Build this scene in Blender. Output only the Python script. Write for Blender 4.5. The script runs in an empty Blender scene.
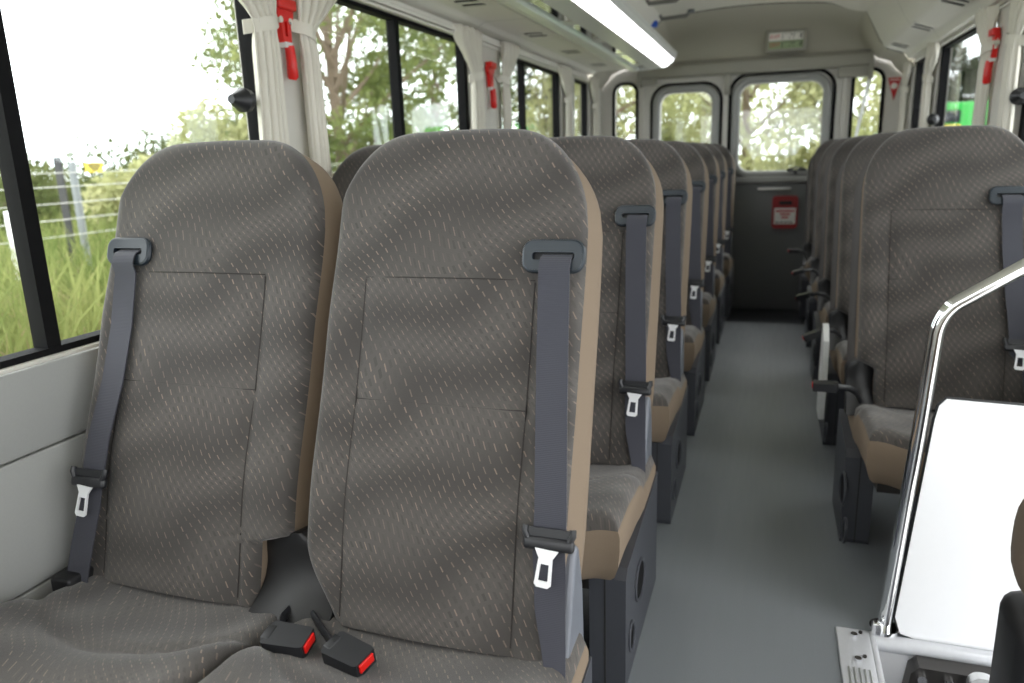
import bpy, bmesh, math, random
from mathutils import Vector, Matrix
random.seed(7)
sc = bpy.context.scene
COL = sc.collection
PI = math.pi
R = math.radians
rnd = random.random
def U(a, b): return a + (b - a) * rnd()

# ---------------------------------------------------------------- materials
def srgb(r, g, b):
    f = lambda c: (c/255/12.92) if c/255 <= .04045 else ((c/255+.055)/1.055)**2.4
    return (f(r), f(g), f(b), 1)
class NT:
    def __init__(s, name):
        s.m = bpy.data.materials.new(name); s.m.use_nodes = True
        s.t = s.m.node_tree; s.t.nodes.clear()
        s.out = s.n('ShaderNodeOutputMaterial')
    def n(s, typ, **k):
        x = s.t.nodes.new(typ)
        for a, b in k.items(): setattr(x, a, b)
        return x
    def l(s, a, b): s.t.links.new(a, b)
    def set(s, sock, v):
        if hasattr(v, 'is_output'): s.l(v, sock)
        else: sock.default_value = v
    def math(s, op, a, b=0.0, c=0.0):
        x = s.n('ShaderNodeMath', operation=op)
        s.set(x.inputs[0], a); s.set(x.inputs[1], b); s.set(x.inputs[2], c)
        return x.outputs[0]
    def mix(s, f, a, b):
        x = s.n('ShaderNodeMix', data_type='RGBA')
        s.set(x.inputs[0], f); s.set(x.inputs[6], a); s.set(x.inputs[7], b)
        return x.outputs[2]
    def noise(s, scale, detail=3, vec=None, rough=.5):
        x = s.n('ShaderNodeTexNoise'); x.inputs['Scale'].default_value = scale
        x.inputs['Detail'].default_value = detail; x.inputs['Roughness'].default_value = rough
        if vec is not None: s.l(vec, x.inputs['Vector'])
        return x.outputs[0]
    def coord(s): return s.n('ShaderNodeTexCoord').outputs['Object']
    def xyz(s, v):
        x = s.n('ShaderNodeSeparateXYZ'); s.l(v, x.inputs[0]); return x.outputs
    def bsdf(s, color, rough=.6, metal=0.0, bump=None, bstr=.2, bdist=.002, **k):
        b = s.n('ShaderNodeBsdfPrincipled')
        s.set(b.inputs['Base Color'], color); s.set(b.inputs['Roughness'], rough); s.set(b.inputs['Metallic'], metal)
        for a, v in k.items(): s.set(b.inputs[a.replace('_', ' ')], v)
        if bump is not None:
            x = s.n('ShaderNodeBump'); x.inputs['Strength'].default_value = bstr; x.inputs['Distance'].default_value = bdist
            s.l(bump, x.inputs['Height']); s.l(x.outputs[0], b.inputs['Normal'])
        s.l(b.outputs[0], s.out.inputs[0])
        return s.m
def plain(name, c, rough=.6, metal=0., var=.06, scale=60, bstr=.1, **k):
    """one colour with a faint procedural grain"""
    t = NT(name); co = t.coord()
    nz = t.noise(scale, 3, co)
    dk = tuple(x*(1-var) for x in c[:3])+(1,); lt = tuple(min(1, x*(1+var)) for x in c[:3])+(1,)
    return t.bsdf(t.mix(nz, dk, lt), rough, metal, nz, bstr, .001, **k)
def fabric(name, va):
    """woven seat cloth: wavy rows of short tan dashes with dark dashes between; va = axis used as v"""
    t = NT(name); co = t.coord(); X = t.xyz(co)
    u, v = X[0], X[va]
    w1 = t.math('SINE', t.math('ADD', t.math('MULTIPLY', u, 27.), t.math('MULTIPLY', t.math('SINE', t.math('MULTIPLY', v, 15.)), 1.7)))
    w2 = t.math('SINE', t.math('ADD', t.math('MULTIPLY', u, 12.), t.math('MULTIPLY', v, 27.)))
    v2 = t.math('ADD', v, t.math('ADD', t.math('MULTIPLY', w1, .012), t.math('MULTIPLY', w2, .012)))
    def dash(cu, cv, offu, offv, slant, th, ln):
        a = t.math('DIVIDE', t.math('ADD', v2, offv*cv), cv)
        row = t.math('FLOOR', a); fv = t.math('SUBTRACT', t.math('SUBTRACT', a, row), .5)
        uu = t.math('ADD', t.math('DIVIDE', u, cu), t.math('ADD', t.math('MULTIPLY', row, .62), offu))
        fu = t.math('SUBTRACT', t.math('FRACT', uu), .5)
        d = t.math('ABSOLUTE', t.math('ADD', fu, t.math('MULTIPLY', fv, slant)))
        cmb = t.n('ShaderNodeCombineXYZ'); t.l(t.math('FLOOR', uu), cmb.inputs[0]); t.l(row, cmb.inputs[1])
        wn = t.n('ShaderNodeTexWhiteNoise', noise_dimensions='2D'); t.l(cmb.outputs[0], wn.inputs[0])
        return t.math('MULTIPLY', t.math('MULTIPLY_ADD', wn.outputs[0], .75, .25), t.math('MULTIPLY', t.math('LESS_THAN', d, th), t.math('LESS_THAN', t.math('ABSOLUTE', fv), ln)))
    light = dash(.0170, .0122, 0, 0, .46, .055, .31)
    dark = dash(.0170, .0122, .5, 0, .46, .125, .32)
    big = t.math('SINE', t.math('ADD', t.math('MULTIPLY', v2, 46.), t.math('MULTIPLY', u, -19.)))
    big = t.math('MULTIPLY_ADD', big, .5, .5)
    nz = t.noise(900, 2, co)
    base = t.mix(big, (.046, .041, .037, 1), (.081, .073, .066, 1))
    c1 = t.mix(t.math('MULTIPLY', dark, t.math('MULTIPLY_ADD', big, .60, .0)), base, (.034, .031, .028, 1))
    lf = t.math('MULTIPLY', light, t.math('MULTIPLY_ADD', t.noise(11, 1, co), .75, .12))
    c2 = t.mix(lf, c1, (.34, .25, .19, 1))
    c3 = t.mix(t.math('MULTIPLY', nz, .3), c2, (.035, .032, .03, 1))
    return t.bsdf(c3, .95, 0, nz, .35, .001, Sheen_Weight=.25, Sheen_Roughness=.5)
def webbing(name, c):
    t = NT(name); co = t.coord(); X = t.xyz(co)
    w = t.math('SINE', t.math('MULTIPLY', X[2], 2600.)); w = t.math('MULTIPLY_ADD', w, .5, .5)
    return t.bsdf(t.mix(w, tuple(x*.8 for x in c[:3])+(1,), c), .7, 0, w, .3, .0006, Sheen_Weight=.2)
def glassmat(name, tint=(.97, .985, .975, 1), f0=.04):
    t = NT(name)
    lw = t.n('ShaderNodeLayerWeight'); lw.inputs[0].default_value = .5
    sch = t.math('MULTIPLY_ADD', t.math('POWER', lw.outputs['Facing'], 5.), 1-f0, f0)
    tr = t.n('ShaderNodeBsdfTransparent'); tr.inputs[0].default_value = tint
    gl = t.n('ShaderNodeBsdfGlossy'); gl.inputs['Roughness'].default_value = .01
    mx = t.n('ShaderNodeMixShader'); t.l(sch, mx.inputs[0]); t.l(tr.outputs[0], mx.inputs[1]); t.l(gl.outputs[0], mx.inputs[2])
    t.l(mx.outputs[0], t.out.inputs[0]); return t.m
def emis(name, c, s):
    t = NT(name); e = t.n('ShaderNodeEmission'); e.inputs[0].default_value = c; e.inputs[1].default_value = s
    t.l(e.outputs[0], t.out.inputs[0]); return t.m
def leafmat(name, a, b, tr=.35):
    t = NT(name); co = t.coord(); nz = t.noise(1.3, 4, co, .7)
    cr = t.n('ShaderNodeMapRange'); t.l(nz, cr.inputs[0]); cr.inputs[1].default_value = .35; cr.inputs[2].default_value = .65
    c = t.mix(cr.outputs[0], a, b)
    d = t.n('ShaderNodeBsdfDiffuse'); t.l(c, d.inputs[0]); s = t.n('ShaderNodeBsdfTranslucent'); t.l(c, s.inputs[0])
    m = t.n('ShaderNodeMixShader'); m.inputs[0].default_value = tr; t.l(d.outputs[0], m.inputs[1]); t.l(s.outputs[0], m.inputs[2])
    t.l(m.outputs[0], t.out.inputs[0]); return t.m
def floormat():
    t = NT('vinyl_floor'); co = t.coord()
    sp = t.noise(420, 2, co); big = t.noise(3, 3, co); st = t.n('ShaderNodeMapping'); st.inputs['Scale'].default_value = (60, 4, 1); t.l(co, st.inputs[0])
    strk = t.noise(1.0, 3, st.outputs[0])
    c = t.mix(sp, (.15, .165, .178, 1), (.22, .235, .25, 1))
    c = t.mix(t.math('MULTIPLY', big, .35), c, (.145, .16, .178, 1))
    r = t.math('MULTIPLY_ADD', strk, .18, .36)
    return t.bsdf(c, r, 0, sp, .12, .001)
def aluminium(name, c=(.78, .79, .79, 1), r=.45):
    t = NT(name); co = t.coord(); st = t.n('ShaderNodeMapping'); st.inputs['Scale'].default_value = (300, 3, 300); t.l(co, st.inputs[0])
    nz = t.noise(1., 3, st.outputs[0])
    return t.bsdf(t.mix(nz, tuple(x*.9 for x in c[:3])+(1,), c), t.math('MULTIPLY_ADD', nz, .12, r-.06), 1.0)

M = dict(
    fab_back=fabric('seat_cloth_back', 2), fab_cush=fabric('seat_cloth_cushion', 1),
    tan=plain('tan_side_cloth', srgb(121, 106, 89), .85, var=.1, scale=700, bstr=.3),
    shell=plain('dark_back_shell', srgb(62, 58, 56), .6),
    seam=plain('seam_thread', srgb(42, 38, 36), .9),
    black=plain('black_plastic', srgb(30, 31, 34), .38, var=.1, scale=500),
    softblack=plain('soft_black_plastic', srgb(14, 14, 16), .5, var=.1, scale=500),
    guide=plain('slate_plastic', srgb(38, 46, 53), .35),
    ventdark=plain('vent_dark', srgb(36, 36, 36), .7), pedgrey=plain('dark_grey_plastic', srgb(62, 64, 70), .45),
    greyplast=plain('blue_grey_plastic', srgb(104, 108, 116), .38),
    belt=webbing('seat_belt_webbing', srgb(52, 53, 63)),
    tongue=plain('pale_tongue_steel', srgb(232, 233, 235), .3, .25, var=.02),
    steel=plain('bright_steel', (.75, .76, .78, 1), .22, 1.0, var=.03),
    chrome=plain('polished_chrome', (.86, .87, .88, 1), .07, 1.0, var=.01),
    whitetag=plain('white_tag', srgb(225, 225, 222), .7),
    red=plain('red_plastic', srgb(214, 28, 22), .35),
    darkred=plain('dark_red_plastic', srgb(150, 20, 22), .4),
    wall=plain('light_grey_wall_lining', srgb(152, 153, 150), .55, var=.03, scale=240, bstr=.15),
    pillar=plain('beige_pillar_lining', srgb(205, 202, 194), .6, var=.03, scale=240),
    ceil=plain('ceiling_lining', srgb(222, 220, 210), .75, var=.03, scale=300, bstr=.2),
    duct=plain('duct_lining', srgb(228, 226, 219), .5, var=.03, scale=300, bstr=.2),
    domeshade=plain('shaded_dome_lining', srgb(184, 181, 168), .75, var=.03, scale=300), rearlin=plain('rear_lining', srgb(160, 158, 148), .7, var=.04, scale=260),  # dome: ceiling lining with the shade at the rear put into its colour
    rearpan=plain('grey_door_lining', srgb(112, 114, 114), .5, var=.05, scale=260),
    curtain=plain('cream_curtain_cloth', srgb(218, 214, 202), .9, var=.05, scale=800, bstr=.4, Sheen_Weight=.2),
    rubber=plain('black_rubber', srgb(9, 9, 11), .8, Specular_IOR_Level=.2), groove=plain('dark_groove', srgb(40, 40, 40), .8),
    glass=glassmat('window_glass'), floor=floormat(), alu=aluminium('aluminium'),
    alu2=aluminium('pale_aluminium', (.80, .82, .80, 1), .35),
    rackgl=plain('smoked_rack_glass', (.42, .45, .42, 1), .06, 1.0, var=.02),
    railreflect=plain('rail_reflection_white', srgb(232, 236, 232), .3, .0, var=.02), lamp=emis('lamp_diffuser', (1, 1, 1, 1), 6.0), palegrey=plain('pale_grey_metal_paint', srgb(200, 202, 206), .35, .2, var=.06, scale=90), white=plain('white_board', srgb(245, 246, 248), .5, var=.01),  # rack rails: mirrored window brightness put into a near-white colour
    whitepl=plain('white_plastic', srgb(226, 228, 226), .45), grille=plain('grey_grille', srgb(120, 120, 116), .5),
    signwhite=plain('sign_white', srgb(238, 236, 230), .4), signgreen=plain('sign_pale_green', srgb(150, 168, 128), .4),
    signred=plain('sign_red', srgb(196, 38, 40), .5), ink=plain('sign_ink', srgb(60, 62, 58), .6),
    dark=plain('dark_metal', srgb(72, 70, 68), .35, .8), blue=plain('blue_plastic', srgb(30, 90, 200), .4),
    reed=leafmat('reed_leaf', (.09, .145, .035, 1), (.32, .35, .13, 1)), straw=leafmat('straw', (.30, .23, .12, 1), (.42, .35, .21, 1)),
    leafA=leafmat('bush_leaf', (.09, .125, .04, 1), (.18, .20, .085, 1)), leafB=leafmat('tree_leaf', (.11, .16, .05, 1), (.27, .30, .11, 1)),
    leafC=leafmat('dark_pine_leaf', (.022, .034, .018, 1), (.05, .068, .03, 1)), leafD=leafmat('pale_leaf', (.33, .36, .16, 1), (.52, .51, .28, 1)),
    bark=plain('bark', srgb(128, 112, 96), .9, var=.25, scale=14, bstr=.6), asphalt=plain('pale_asphalt', (.44, .44, .43, 1), .9, var=.15, scale=6), soil=plain('grassy_ground', (.25, .27, .12, 1), .95, var=.3, scale=2),
    galv=plain('galvanised_steel', srgb(150, 155, 158), .5, .4, var=.15, scale=40), wire=plain('fence_wire', srgb(205, 205, 200), .5),
    yellow=plain('yellow_sign', srgb(238, 212, 84), .5), green=plain('green_coach_paint', srgb(40, 190, 70), .35), coachglass=plain('dark_coach_glass', srgb(36, 42, 46), .12),
    jump=plain('brown_jump_seat_cloth', srgb(88, 76, 64), .9, var=.15, scale=500),
)

# ---------------------------------------------------------------- mesh helpers
class MB:
    def __init__(s): s.v = []; s.f = []; s.mi = []; s.k = 0
    def add(s, vs, fs):
        b = len(s.v); s.v += [Vector(p) for p in vs]; s.f += [tuple(b+i for i in f) for f in fs]; s.mi += [s.k]*len(fs); return s
    def box(s, x0, x1, y0, y1, z0, z1, bev=0.):
        if bev:
            bm = bmesh.new(); bmesh.ops.create_cube(bm, size=1)
            for v in bm.verts: v.co = Vector(((x0+x1)/2+v.co.x*(x1-x0), (y0+y1)/2+v.co.y*(y1-y0), (z0+z1)/2+v.co.z*(z1-z0)))
            bmesh.ops.bevel(bm, geom=bm.edges[:], offset=bev, segments=3, affect='EDGES', profile=.5)
            bm.verts.index_update(); s.add([v.co.copy() for v in bm.verts], [[v.index for v in f.verts] for f in bm.faces]); bm.free(); return s
        return s.add([(x, y, z) for x in (x0, x1) for y in (y0, y1) for z in (z0, z1)],
                     [(0, 1, 3, 2), (4, 6, 7, 5), (0, 4, 5, 1), (2, 3, 7, 6), (0, 2, 6, 4), (1, 5, 7, 3)])
    def prism(s, pts, axis, a, b):
        """pts 2-D polygon extruded along axis from a to b"""
        def P(p, t): return {'x': (t, p[0], p[1]), 'y': (p[0], t, p[1]), 'z': (p[0], p[1], t)}[axis]
        n = len(pts)
        s.add([P(p, a) for p in pts]+[P(p, b) for p in pts],
              [(i, (i+1) % n, n+(i+1) % n, n+i) for i in range(n)]+[tuple(range(n-1, -1, -1)), tuple(range(n, 2*n))]); return s
    def tube(s, path, r, n=10, closed=False, cap=True, flat=1.0):
        path = [Vector(p) for p in path]; m = len(path); rs = r if isinstance(r, (list, tuple)) else [r]*m
        up = Vector((0, 0, 1)); rings = []; pn = None
        for i in range(m):
            if closed: d = path[(i+1) % m]-path[i-1]
            else: d = path[min(i+1, m-1)]-path[max(i-1, 0)]
            d.normalize()
            if pn is None:
                a = up if abs(d.z) < .9 else Vector((1, 0, 0)); pn = (a-d*a.dot(d)).normalized()
            else:
                q = pn-d*pn.dot(d); pn = q.normalized() if q.length > 1e-6 else pn
            bn = d.cross(pn); rings.append([path[i]+(pn*math.cos(2*PI*k/n)+bn*math.sin(2*PI*k/n)*flat)*rs[i] for k in range(n)])
        vs = [p for g in rings for p in g]; fs = []
        for i in range(m if closed else m-1):
            j = (i+1) % m
            for k in range(n): fs.append((i*n+k, i*n+(k+1) % n, j*n+(k+1) % n, j*n+k))
        if cap and not closed: fs += [tuple(range(n-1, -1, -1)), tuple((m-1)*n+k for k in range(n))]
        s.add(vs, fs); return s
    def cyl(s, c, axis, r, h, n=16, r2=None):
        c = Vector(c); a = {'x': Vector((1, 0, 0)), 'y': Vector((0, 1, 0)), 'z': Vector((0, 0, 1))}[axis]
        return s.tube([c-a*h/2, c+a*h/2], [r, r if r2 is None else r2], n)
    def grid(s, P, nu, nv):
        """P(i,j) for i<=nu, j<=nv"""
        s.add([P(i, j) for j in range(nv+1) for i in range(nu+1)],
              [(j*(nu+1)+i, j*(nu+1)+i+1, (j+1)*(nu+1)+i+1, (j+1)*(nu+1)+i) for j in range(nv) for i in range(nu)]); return s
    def xf(s, m):
        s.v = [m @ v for v in s.v]; return s
    def build(s, name, mats, parent=None, smooth=True, label=None, loc=None, rot=None, angle=40):
        me = bpy.data.meshes.new(name); o = bpy.data.objects.new(name, me)
        off = Vector((0, 0, 0))
        if parent is not None and loc is None and '_origin' in ORG.get(parent.name, {}): off = ORG[parent.name]['_origin']
        me.from_pydata([v-off for v in s.v], [], s.f)
        if not isinstance(mats, (list, tuple)): mats = [mats]
        for m in mats: me.materials.append(m)
        bm = bmesh.new(); bm.from_mesh(me)
        for f, k in zip(bm.faces, s.mi): f.material_index = k
        bmesh.ops.recalc_face_normals(bm, faces=bm.faces[:]); bm.to_mesh(me); bm.free()
        if smooth:
            for p in me.polygons: p.use_smooth = True
            try: me.set_sharp_from_angle(angle=R(angle))
            except Exception: pass
        COL.objects.link(o)
        if parent is not None: o.parent = parent; ORG[o.name] = {'_origin': ORG.get(parent.name, {}).get('_origin', Vector((0, 0, 0)))} if loc is None else {}
        if loc is not None: o.location = loc
        if rot is not None: o.rotation_euler = rot
        if label: o['label'] = label
        return o
ORG = {}
def tag(o, label, cat, group=None, kind=None):
    o['label'] = label; o['category'] = cat
    if group: o['group'] = group
    if kind: o['kind'] = kind
    return o
def root(name, label, cat, loc, group=None):
    """an Empty at the thing's base; child meshes may be written in scene coordinates"""
    o = bpy.data.objects.new(name, None); COL.objects.link(o); o.location = loc; o.empty_display_size = .1
    ORG[o.name] = {'_origin': Vector(loc)}
    return tag(o, label, cat, group)
def struct(mb, name, mats, smooth=False, **k):
    o = mb.build(name, mats, smooth=smooth, **k); o['kind'] = 'structure'; return o
def solo(mb, name, mats, label, cat, group=None, **k): return tag(mb.build(name, mats, **k), label, cat, group)
def copy_tree(o, parent=None):
    c = o.copy(); COL.objects.link(c)
    if parent is not None: c.parent = parent
    for ch in list(o.children): copy_tree(ch, c)
    return c
def sstep(a, b, x):
    t = max(0, min(1, (x-a)/(b-a))); return t*t*(3-2*t)
def rrect(x0, x1, z0, z1, r, n=6):
    pts = []
    for cx, cz, a0 in ((x1-r, z1-r, 0), (x0+r, z1-r, 90), (x0+r, z0+r, 180), (x1-r, z0+r, 270)):
        for k in range(n+1):
            a = R(a0+90*k/n); pts.append((cx+r*math.cos(a), cz+r*math.sin(a)))
    return pts
def plate(outer, holes, axis, a, b, mb=None):
    """a plate with holes, thickness a..b along axis"""
    bm = bmesh.new(); edges = []
    for loop in [outer]+holes:
        vs = [bm.verts.new((p[0], p[1], 0)) for p in loop]
        for i in range(len(vs)): edges.append(bm.edges.new((vs[i], vs[(i+1) % len(vs)])))
    bmesh.ops.triangle_fill(bm, edges=edges, use_beauty=True)
    bm.verts.index_update()
    P2 = [(v.co.x, v.co.y) for v in bm.verts]; F = [[v.index for v in f.verts] for f in bm.faces]; bm.free()
    n = len(P2)
    def P(p, t): return {'x': (t, p[0], p[1]), 'y': (p[0], t, p[1]), 'z': (p[0], p[1], t)}[axis]
    fs = [tuple(f) for f in F]+[tuple(n+i for i in reversed(f)) for f in F]
    b0 = 0
    for loop in [outer]+holes:
        m = len(loop)
        fs += [(b0+i, b0+(i+1) % m, n+b0+(i+1) % m, n+b0+i) for i in range(m)]; b0 += m
    mb = mb or MB(); mb.add([P(p, a) for p in P2]+[P(p, b) for p in P2], fs); return mb

# ================================================================ CAMERA (principal frame solved from the photograph)
f_px = 751.0; vp = (772-512, 148-341.5); roll = .033
y = Vector((vp[0], vp[1], f_px)).normalized(); h = Vector((1, -roll, 0))
z = h.cross(y).normalized()
if z.y > 0: z = -z
x = y.cross(z)
Rm = Matrix(((x.x, y.x, z.x), (x.y, y.y, z.y), (x.z, y.z, z.z)))      # cam(x right, y down, z fwd) = Rm @ world
right, down, fwd = Vector(Rm[0]), Vector(Rm[1]), Vector(Rm[2])
cam = bpy.data.cameras.new('camera'); co = bpy.data.objects.new('camera', cam); COL.objects.link(co)
mw = Matrix.Identity(4)
for i in range(3):
    mw[i][0] = right[i]; mw[i][1] = -down[i]; mw[i][2] = -fwd[i]
mw[0][3], mw[1][3], mw[2][3] = 0, 0, 1.04
co.matrix_world = mw
cam.sensor_width = 36; cam.sensor_fit = 'HORIZONTAL'; cam.lens = 36*f_px/1024; cam.clip_start = .05; cam.clip_end = 300
cam.dof.use_dof = True; cam.dof.focus_distance = 1.25; cam.dof.aperture_fstop = 3.8
sc.camera = co

# ================================================================ THE SETTING
XL, XR, YR = -1.2, .78, 5.7
ZS, ZT = .72, 1.51
OPEN = [(-1.05, 1.66), (1.84, 3.07), (3.45, 4.54), (4.86, 5.27)]
# floor with the entrance well at the door and the low well before the rear door
fl = MB()
fl.box(XL, .185, -1.3, 1.61, -.17, 0); fl.box(XL, XR, 1.61, 4.75, -.17, 0)
fl.box(XL, -.24, 4.75, YR, -.17, 0); fl.box(.24, XR, 4.75, YR, -.17, 0)
struct(fl, 'floor', M['floor'])
struct(MB().box(-.24, .24, 4.75, YR, -.16, -.10).box(.185, XR, -1.3, 1.61, -.40, -.36), 'floor_well', M['pedgrey'])
struct(MB().box(.262, XR+.06, 1.600, 1.66, -.40, -.001), 'trim_riser', M['white'])

def side_wall(name, Xi, Xo, opens, y0, y1, nm):
    w = MB(); a, b = min(Xi, Xo), max(Xi, Xo)
    w.box(a, b, y0, y1, -.4, ZS); w.box(a, b, y0, y1, ZT, 1.60)
    edges = [y0]+[e for o in opens for e in o]+[y1]
    for i in range(0, len(edges), 2):
        if edges[i+1]-edges[i] > .01: w.box(a, b, edges[i], edges[i+1], ZS, ZT)
    return struct(w, name, M['pillar'])
side_wall('wall_left', XL, XL-.06, OPEN, -1.3, YR+.06, 'l')
wr = MB(); OR = OPEN[1:]
wr.box(XR, XR+.06, 1.50, YR+.06, -.4, ZS); wr.box(XR, XR+.06, -1.3, YR+.06, ZT, 1.60)
for a, b in ((1.50, 1.84), (3.07, 3.45), (4.54, 4.86), (5.27, YR+.06)): wr.box(XR, XR+.06, a, b, ZS, ZT)
struct(wr, 'wall_right', M['pillar'])
fw = MB(); fw.box(XL, XR, -1.36, -1.30, -.4, .92).box(XL, XR, -1.36, -1.30, 1.62, 1.95).box(XL, XL+.1, -1.36, -1.30, .92, 1.62).box(XR-.1, XR, -1.36, -1.30, .92, 1.62)
struct(fw, 'wall_front', M['pillar'])
struct(MB().box(XR, XR+.06, -1.3, .25, -.4, ZS).box(XR, XR+.06, .17, .25, ZS, ZT), 'wall_right_front', M['pillar'])
# lower wall lining: three stacked panels with open joints, soft ledge under the glass
def lining(X, s, y0, y1, nm):
    d = .014*s
    m = MB()
    for z0, z1 in ((.05, .332), (.336, .566), (.570, .715)):
        m.box(min(X, X+d), max(X, X+d), y0, y1, z0, z1, .003)
    o = struct(m, nm, M['wall'], smooth=True); return o
lining(XL, 1, -1.3, YR, 'trim_left_panels'); lining(XR, -1, 1.66, YR, 'trim_right_panels')
# windows
def window(k, X, s, ya, yb, mull):
    """s=+1: glass lies outward at -x side"""
    g = X-s*.032
    fr = MB(); t = .012; lo, hi = sorted((X-s*.05, X-s*.014))
    fr.box(lo, hi, ya, yb, ZS, ZS+t); fr.box(lo, hi, ya, yb, ZT-t, ZT); fr.box(lo, hi, ya, ya+.02, ZS, ZT); fr.box(lo, hi, yb-(.010 if k == 1 else .035), yb, ZS, ZT)
    o = struct(fr, 'window_%d' % k, M['rubber'])
    gl = MB().box(g-.002, g+.002, ya+.01, yb-.01, ZS+.006, ZT-.006)
    gl.build('pane', M['glass'], o, smooth=False)
    for ym in mull:
        MB().box(lo, hi-.002 if s > 0 else hi, ym-.014, ym+.014, ZS, ZT).build('mullion', M['rubber'], o, smooth=False)
    return o
window(1, XL, 1, *OPEN[0], (.985,)); window(2, XL, 1, *OPEN[1], (2.45,)); window(3, XL, 1, *OPEN[2], (3.86,)); window(4, XL, 1, *OPEN[3], ())
window(5, XR, -1, *OPEN[1], (2.45,)); window(6, XR, -1, *OPEN[2], (3.72,)); window(7, XR, -1, *OPEN[3], ())
# curtain rails along the head of the windows
for X, s, nm, y0 in ((XL, 1, 'trim_1', -1.0), (XR, -1, 'trim_2', 1.6)):
    m = MB()
    for za, zb, d in ((1.508, 1.516, .012), (1.520, 1.532, .018), (1.536, 1.548, .010)):
        a, b = sorted((X, X+s*d)); m.box(a, b, y0, 5.19, za, zb)
    struct(m, nm, M['duct'])
# overhead air ducts, closed profiles (x, z) run along the bus
dl = [(-1.21, 1.555), (-1.150, 1.555), (-1.140, 1.560), (-1.130, 1.568), (-1.115, 1.572), (-.950, 1.570), (-.90, 1.64), (-.80, 1.76), (-.70, 1.868), (-.70, 1.92), (-1.21, 1.92)]
struct(MB().prism(dl, 'y', -1.3, 5.2), 'ceiling_duct_left', M['duct'], smooth=True, angle=28)
dr = [(.79, 1.525), (.735, 1.525), (.722, 1.548), (.706, 1.562), (.630, 1.587), (.605, 1.600), (.580, 1.635), (.492, 1.806), (.492, 1.92), (.79, 1.92)]
struct(MB().prism(dr, 'y', -1.3, 5.2), 'ceiling_duct_right', M['duct'], smooth=True, angle=28)
# panel joints in the ducts
jm = MB()
for yj in (1.15, 2.25, 3.05, 4.45):
    for i in range(1, 6):
        p, q = dl[i], dl[i+1]; jm.add([(p[0], yj, p[1]-.0006), (q[0], yj, q[1]-.0006), (q[0], yj+.003, q[1]-.0006), (p[0], yj+.003, p[1]-.0006)], [(0, 1, 2, 3)])
for yj in (3.30, 4.30):
    for i in range(1, 7):
        p, q = dr[i], dr[i+1]; jm.add([(p[0]-.0006, yj, p[1]-.0006), (q[0]-.0006, yj, q[1]-.0006), (q[0]-.0006, yj+.003, q[1]-.0006), (p[0]-.0006, yj+.003, p[1]-.0006)], [(0, 1, 2, 3)])
struct(jm, 'trim_duct_joints', M['grille'])
# vaulted ceiling, then the rear dome between the joint at 5.2 m and the rear wall
def roof(xx): return 1.866+.036*(1-((xx+.1)/.6)**2) if abs(xx+.1) < .6 else 1.866
cl = MB(); NX = 24
for i in range(NX):
    xa = -.70+1.195*i/NX; xb = -.70+1.195*(i+1)/NX
    za, zb = [1.868+.032*math.sin(PI*min(1, (q+.70)/1.05)) - (.064*sstep(.25, .495, q)) for q in (xa, xb)]
    cl.add([(xa, -1.3, za), (xb, -1.3, zb), (xb, 5.2, zb), (xa, 5.2, za), (xa, -1.3, za+.04), (xb, -1.3, zb+.04), (xb, 5.2, zb+.04), (xa, 5.2, za+.04)],
           [(0, 1, 2, 3), (7, 6, 5, 4)])
struct(cl, 'ceiling', M['ceil'], smooth=True)
# profile of the whole vault at the joint, from left wall to right wall
prof = [(-1.2, 1.50), (-1.15, 1.555), (-1.12, 1.60), (-.95, 1.66), (-.80, 1.76), (-.70, 1.868)]
for i in range(1, NX):
    q = -.70+1.195*i/NX; prof.append((q, 1.868+.032*math.sin(PI*min(1, (q+.70)/1.05)) - .055*sstep(.25, .495, q)))
prof += [(.495, 1.806), (.58, 1.635), (.62, 1.592), (.706, 1.562), (.735, 1.52), (.78, 1.48)]
fine = []
for a_, b_ in zip(prof[:-1], prof[1:]):
    nn = max(1, int(math.hypot(b_[0]-a_[0], b_[1]-a_[1])/.018))
    fine += [(a_[0]+(b_[0]-a_[0])*k/nn, a_[1]+(b_[1]-a_[1])*k/nn) for k in range(nn)]
joint = prof; prof = fine+[prof[-1]]
def rearprof(p):
    # where the vault comes down onto the rear wall
    xx, zz = p
    if xx < -.90: zr = 1.505+.130*math.sqrt(max(0, 1-((xx+.90)/.30)**2))
    elif xx > .56: zr = 1.485+.150*math.sqrt(max(0, 1-((xx-.56)/.22)**2))
    else: zr = 1.635
    return (xx, min(zz, zr))
dm = MB(); NJ = 12
def dome(i, j):
    a = Vector((prof[i][0], prof[i][1])); b = Vector(rearprof(prof[i])); t = j/NJ
    ang = t*PI/2
    yy = 5.19+(YR-5.20)*math.sin(ang)**(1.0)
    k = 1-math.cos(ang); q = a.lerp(b, k**1.15)
    return (q.x, yy, q.y)
dm.grid(dome, len(prof)-1, NJ)
struct(dm, 'ceiling_rear_dome', M['domeshade'], smooth=True, angle=60)
sm = MB().tube([(p[0], 5.198, p[1]-.001) for p in joint[2:-2]], .0035, 6)
struct(sm, 'trim_rear_joint', M['groove'], smooth=True)

# rear wall with its four openings
RH = dict(cl=(-1.105, -.950, .80, 1.520, .07), lw=(-.775, -.412, .86, 1.440, .085), dw=(-.225, .312, .885, 1.472, .085), cr=(.497, .668, .80, 1.515, .07))
rw = plate([(XL, -.16), (XR, -.16), (XR, 1.70), (XL, 1.70)], [rrect(*RH[k]) for k in ('cl', 'lw', 'dw', 'cr')], 'y', YR, YR+.06)
struct(rw, 'wall_rear', M['pillar'])
def ring(x0, x1, z0, z1, r, rad, yy, mat, nm, parent=None, flat=1.0):
    m = MB().tube([(p[0], yy, p[1]) for p in rrect(x0, x1, z0, z1, r, 8)], rad, 12, closed=True, flat=flat)
    return m.build(nm, mat, parent)
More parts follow.
